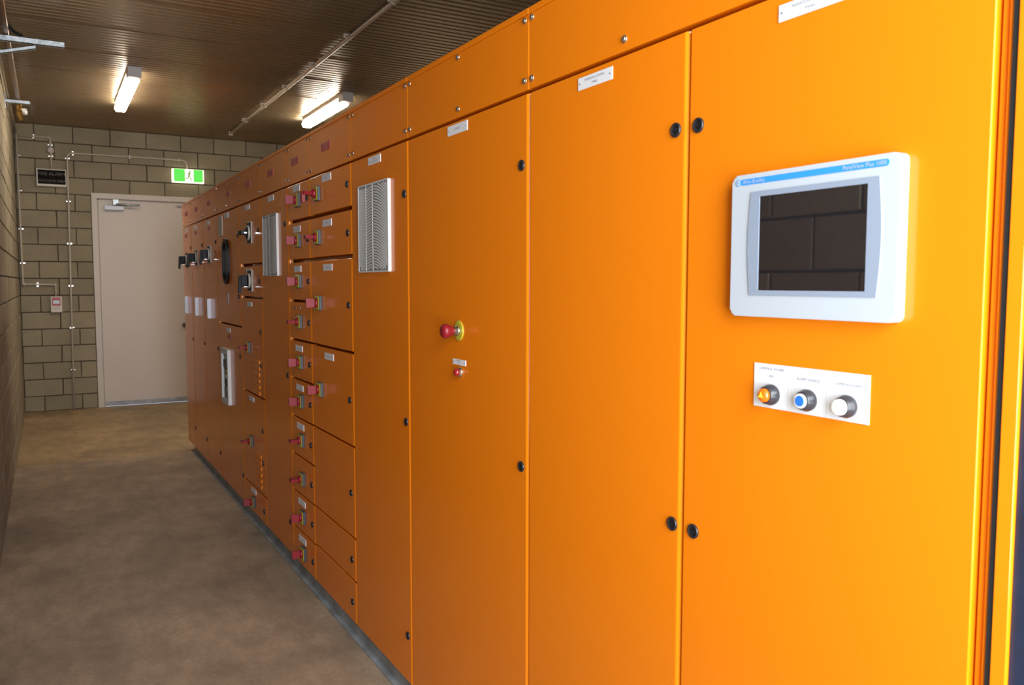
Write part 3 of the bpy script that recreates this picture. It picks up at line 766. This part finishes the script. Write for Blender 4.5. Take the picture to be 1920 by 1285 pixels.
# ------------------------------------------------------------------ far wall fittings
WP = {}
def saddle(parent, x, z, vertical=True, y=YW - 0.012):
    bm = NB()
    if vertical:
        box(bm, x - 0.024, x + 0.024, YW - 0.0145, YW - 0.0125, z - 0.006, z + 0.006)
        for s in (-1, 1): cyl(bm, (x + s * 0.021, YW - 0.0125, z), (x + s * 0.021, YW - 0.020, z), 0.0055, 0.0035, 8)
        tube(bm, [(x + 0.0155 * math.cos(a), YW - 0.014 - 0.0155 * math.sin(a) - 0.0, z) for a in [PI * k / 8 for k in range(9)]], 0.003, 5)
    else:
        box(bm, x - 0.008, x + 0.008, YW - 0.0145, YW - 0.0125, z - 0.024, z + 0.024)
        for s in (-1, 1): cyl(bm, (x, YW - 0.0125, z + s * 0.021), (x, YW - 0.020, z + s * 0.021), 0.0055, 0.0035, 8)
        tube(bm, [(x, YW - 0.014 - 0.0155 * math.sin(a), z + 0.0155 * math.cos(a)) for a in [PI * k / 8 for k in range(9)]], 0.003, 5)
    return obj('conduit_saddle', bm, 'clip', parent)
yc = YW - 0.019
# corner conduit: along the left wall, down the corner, across to the call point
t = thing('wall_conduit', 'thin conduit along the top of the left wall, on the strut brackets', 'conduit', (-0.24, 8.0, 3.227))
bm = NB(); tube(bm, [(-0.243, 5.3, 3.228), (-0.238, YW - 0.06, 3.228)], 0.011); obj('pipe', bm, 'conduit', t)
bm = NB(); cyl(bm, (-0.238, YW - 0.06, 3.228), (-0.238, YW - 0.003, 3.228), 0.014); obj('elbow', bm, 'conduit', t)
t = thing('corner_conduit', 'grey conduit down the far left corner, ending above the fire call point', 'conduit', (-0.235, yc, 1.49))
bm = NB(); tube(bm, bend([(-0.238, yc, 3.215), (-0.232, yc, 1.505), (0.0975, yc, 1.500), (0.0975, yc, 1.362)], 0.035), 0.011); obj('pipe', bm, 'conduit', t)
bm = NB(); cyl(bm, (-0.232, yc, 1.53), (-0.232, yc, 1.50), 0.015); cyl(bm, (-0.235, yc, 1.50), (-0.205, yc, 1.50), 0.015); cyl(bm, (0.070, yc, 1.50), (0.0975, yc, 1.50), 0.014); cyl(bm, (0.0975, yc, 1.505), (0.0975, yc, 1.475), 0.014)
obj('elbow', bm, 'conduit', t)
for z in (2.984, 2.582, 2.145, 1.751): saddle(t, -0.226, z)
saddle(t, -0.085, 1.50, False)
# conduit to the fire alarm sign
t = thing('sign_conduit', 'grey conduit with round junction box above the black fire alarm sign', 'conduit', (0.1, yc, 2.85))
bm = NB(); tube(bm, bend([(-0.222, yc, 3.212), (0.100, yc, 3.212), (0.104, yc, 2.846)], 0.02), 0.010); obj('pipe', bm, 'conduit', t)
bm = NB(); cyl(bm, (0.104, YW - 0.002, 3.065), (0.104, YW - 0.040, 3.065), 0.033, seg=24); cyl(bm, (0.104, YW - 0.040, 3.065), (0.104, YW - 0.043, 3.065), 0.029, 0.028, seg=24); obj('junction_box', bm, 'conduit', t)
bm = NB(); cyl(bm, (0.06, yc, 3.212), (0.100, yc, 3.212), 0.014); cyl(bm, (0.100, yc, 3.215), (0.1005, yc, 3.175), 0.014); obj('elbow', bm, 'conduit', t)
saddle(t, -0.067, 3.212, False)
for z in (3.128, 3.000): saddle(t, 0.100, z)
# conduit to the exit sign
t = thing('exit_conduit', 'grey conduit rising beside the door and running across to the green exit sign', 'conduit', (0.25, yc, 0.0))
bm = NB(); tube(bm, bend([(0.243, yc, 0.0), (0.256, yc, 1.5), (0.270, yc, 3.050), (1.588, yc, 3.058), (1.598, yc, 2.945)], 0.055), 0.011); obj('pipe', bm, 'conduit', t)
for z in (2.985, 2.484, 1.987, 1.486, 0.986, 0.483): saddle(t, 0.2435 + (z) * 0.0092, z)
saddle(t, 0.33, 3.050, False); saddle(t, 0.939, 3.054, False); saddle(t, 1.50, 3.058, False)
# fire alarm sign
bm = NB(); box(bm, -0.054, 0.253, YW - 0.05, YW - 0.001, 2.645, 2.847, bev=0.004)
t = obj('fire_alarm_sign', bm, 'cream'); tag(t, 'black FIRE ALARM EVACUATE AREA sign in a cream frame on the far block wall', 'sign')
bm = NB(); box(bm, -0.040, 0.243, YW - 0.052, YW - 0.0495, 2.672, 2.835)
add_text(bm, 'FIRE ALARM', 0.052, (0.102, YW - 0.0525, 2.788), ROT_FAR, 1); add_text(bm, 'EVACUATE AREA', 0.040, (0.102, YW - 0.0525, 2.708), ROT_FAR, 1, 0.92)
obj('sign_face', bm, ['signblk', 'signtxt'], t)
# exit sign
bm = NB(); box(bm, 1.412, 1.786, YW - 0.075, YW - 0.001, 2.776, 2.944, bev=0.004)
t = obj('exit_sign', bm, 'exitw'); tag(t, 'lit green exit sign with running man, above the far door', 'sign')
x0, x1, z0, z1, yf = 1.432, 1.772, 2.788, 2.940, YW - 0.0765
bm = NB(); box(bm, x0, x1, yf, YW - 0.0745, z0, z1); box(bm, 1.560, 1.662, yf - 0.001, yf, z0, z1, mi=1)
def bar(xa, za, xb, zb, w_, mi=2):
    d = Vector((xb - xa, 0, zb - za)).normalized(); n = Vector((-d.z, 0, d.x)) * w_ / 2
    q = [Vector((xa, yf - 0.0016, za)), Vector((xb, yf - 0.0016, zb))]
    bm.faces.new([bm.verts.new(p) for p in (q[0] + n, q[1] + n, q[1] - n, q[0] - n)]).material_index = mi
cx_, hz_ = 1.620, 2.915
n_ = [bm.verts.new((cx_ + 0.009 * math.cos(2 * PI * k / 12), yf - 0.0016, hz_ + 0.009 * math.sin(2 * PI * k / 12))) for k in range(12)]; bm.faces.new(n_).material_index = 2
bar(1.614, 2.903, 1.606, 2.862, 0.017); bar(1.614, 2.898, 1.640, 2.884, 0.007); bar(1.640, 2.884, 1.650, 2.890, 0.006)
bar(1.610, 2.898, 1.590, 2.890, 0.007); bar(1.590, 2.890, 1.586, 2.874, 0.006)
bar(1.607, 2.864, 1.628, 2.834, 0.010); bar(1.628, 2.834, 1.640, 2.800, 0.009); bar(1.604, 2.864, 1.596, 2.830, 0.010); bar(1.596, 2.830, 1.566, 2.828, 0.008)
obj('sign_face', bm, ['exitg', 'exitw', 'exitd'], t)
# manual call point
bm = NB(); box(bm, 0.040, 0.158, YW - 0.045, YW - 0.001, 1.174, 1.362, bev=0.004)
t = obj('fire_call_point', bm, 'cream'); tag(t, 'cream and red manual fire call point on the block wall left of the door', 'alarm')
bm = NB(); box(bm, 0.056, 0.142, YW - 0.052, YW - 0.044, 1.254, 1.350, bev=0.002, seg=1); obj('red_surround', bm, 'redlab', t)
bm = NB(); box(bm, 0.066, 0.132, YW - 0.054, YW - 0.051, 1.275, 1.315)
obj('break_glass', bm, 'alu', t)
bm = NB()
add_text(bm, 'FIRE ALARM', 0.014, (0.099, YW - 0.0462, 1.232), ROT_FAR, 0); add_text(bm, 'BREAK GLASS', 0.012, (0.099, YW - 0.0462, 1.215), ROT_FAR, 0)
obj('lettering', bm, 'redlab', t)

# ------------------------------------------------------------------ ceiling conduit and lamps
t = thing('ceiling_conduit', 'long pale conduit clipped along the ribbed ceiling above the cabinets', 'conduit', (2.02, 7.0, ZC - 0.02))
bm = NB(); tube(bm, [(2.02, YB + 0.2, ZC - 0.022), (2.02, 10.5, ZC - 0.022)], 0.0165, 12); obj('pipe', bm, 'conduit', t)
y = 0.6
while y < 10.5:
    bm = NB(); box(bm, 1.985, 2.055, y - 0.012, y + 0.012, ZC - 0.012, ZC + 0.001); tube(bm, [(2.02 + 0.018 * math.cos(a), y, ZC - 0.022 - 0.018 * math.sin(a)) for a in [PI * k / 8 for k in range(-1, 10)]], 0.0035, 5)
    box(bm, 1.975, 1.99, y - 0.010, y + 0.010, ZC - 0.03, ZC)
    obj('conduit_saddle', bm, 'conduit', t); y += 0.9
bm = NB(); box(bm, 2.0, 2.04, 10.46, 10.53, ZC - 0.05, ZC, bev=0.003); obj('end_box', bm, 'conduit', t)
def lamp(x, y0, y1, label):
    t = thing('fluorescent_lamp', label, 'lamp', (x, (y0 + y1) / 2, ZC), 'fluorescent battens on the ceiling')
    bm = NB(); prism(bm, [(x - 0.055, ZC + 0.002), (x - 0.055, ZC - 0.035), (x - 0.03, ZC - 0.05), (x + 0.03, ZC - 0.05), (x + 0.055, ZC - 0.035), (x + 0.055, ZC + 0.002)], y0 + 0.14, y1, axis='Y'); obj('housing', bm, 'lampw', t)
    bm = NB(); box(bm, x - 0.055, x + 0.055, y0, y0 + 0.14, ZC - 0.085, ZC + 0.002, bev=0.004); obj('end_cap', bm, 'lampw', t)
    bm = NB(); prism(bm, [(x - 0.05, ZC - 0.051), (x - 0.056, ZC - 0.075), (x - 0.04, ZC - 0.105), (x + 0.04, ZC - 0.105), (x + 0.056, ZC - 0.075), (x + 0.05, ZC - 0.051)], y0 + 0.142, y1 + 0.03, axis='Y'); obj('diffuser', bm, 'tube', t)
lamp(0.72, 7.78, 9.30, 'lit fluorescent batten on the ceiling at left, over the corridor')
lamp(2.60, 7.78, 9.20, 'lit fluorescent batten on the ceiling behind the orange cabinets')

# ------------------------------------------------------------------ left wall: brackets, copper pipe, cable
def channel_bm(bm, p0, p1, w_, h_, t_=0.004):
    """open strut along X or sloping in XZ: web faces -Y"""
    d = (Vector(p1) - Vector(p0)); n = Vector((-d.z, 0, d.x)).normalized() * h_ / 2
    a, b = Vector(p0), Vector(p1)
    for off0, off1, y0, y1 in ((-1, 1, 0, t_), (1, 1 - 2 * t_ / h_, 0, w_), (-1, -1 + 2 * t_ / h_, 0, w_)):
        vs = []
        for P in (a, b):
            for o in (off0, off1):
                for yv in (y0, y1): vs.append(bm.verts.new(P + n * o + Vector((0, yv, 0))))
        for q in ((0, 1, 3, 2), (4, 6, 7, 5), (0, 4, 5, 1), (2, 3, 7, 6), (0, 2, 6, 4), (1, 5, 7, 3)): bm.faces.new([vs[i] for i in q])
t = thing('strut_bracket', 'galvanised strut bracket with diagonal brace on the left wall, nearer the camera', 'bracket', (XL, 6.68, 3.2), 'galvanised strut brackets on the left wall')
bm = NB(); channel_bm(bm, (XL, 6.68, 3.195), (0.172, 6.68, 3.195), 0.041, 0.041); obj('arm', bm, 'galv', t)
bm = NB(); channel_bm(bm, (XL, 6.69, 3.085), (-0.005, 6.69, 3.160), 0.035, 0.026); obj('brace', bm, 'galv', t)
bm = NB(); box(bm, XL - 0.001, XL + 0.006, 6.65, 6.75, 3.04, 3.26); obj('wall_plate', bm, 'galv', t)
t = thing('strut_bracket', 'short galvanised strut bracket on the left wall, near the far corner', 'bracket', (XL, 8.95, 3.18), 'galvanised strut brackets on the left wall')
bm = NB(); channel_bm(bm, (XL, 8.93, 3.190), (-0.07, 8.93, 3.190), 0.041, 0.035); obj('arm', bm, 'galv', t)
bm = NB(); box(bm, XL - 0.001, XL + 0.006, 8.90, 9.0, 3.12, 3.26); obj('wall_plate', bm, 'galv', t)
t = thing('copper_pipe', 'dull copper pipe resting on the left wall brackets, with a brass end fitting', 'pipe', (-0.17, 8, 3.22))
bm = NB(); tube(bm, [(-0.180, 5.2, 3.237), (-0.178, 6.7, 3.237), (-0.165, 9.2, 3.229)], 0.019, 12); obj('pipe', bm, 'copper', t)
bm = NB(); tube(bm, [(-0.165, 9.2, 3.229), (-0.163, 9.30, 3.20), (-0.162, 9.36, 3.175)], 0.024, 12); cyl(bm, (-0.162, 9.34, 3.185), (-0.160, 9.38, 3.13), 0.030, 0.022, 8, smooth=False); cyl(bm, (-0.160, 9.38, 3.15), (-0.150, 9.40, 3.10), 0.018, 0.016, 10)
obj('brass_fitting', bm, 'brass', t)
bm = NB(); cyl(bm, (-0.120, 9.30, 3.185), (-0.120, 9.34, 3.16), 0.022, 0.024, 12); obj('white_cap', bm, 'white', t)
bm = NB(); tube(bm, bend([(-0.25, 6.40, 3.32), (-0.215, 6.50, 3.33), (-0.185, 6.60, 3.29), (-0.125, 6.70, 3.240), (-0.08, 6.71, 3.229)], 0.03), 0.011, 8)
tag(obj('black_cable', bm, 'rubber'), 'short black cable end draped over the nearer wall bracket', 'cable')
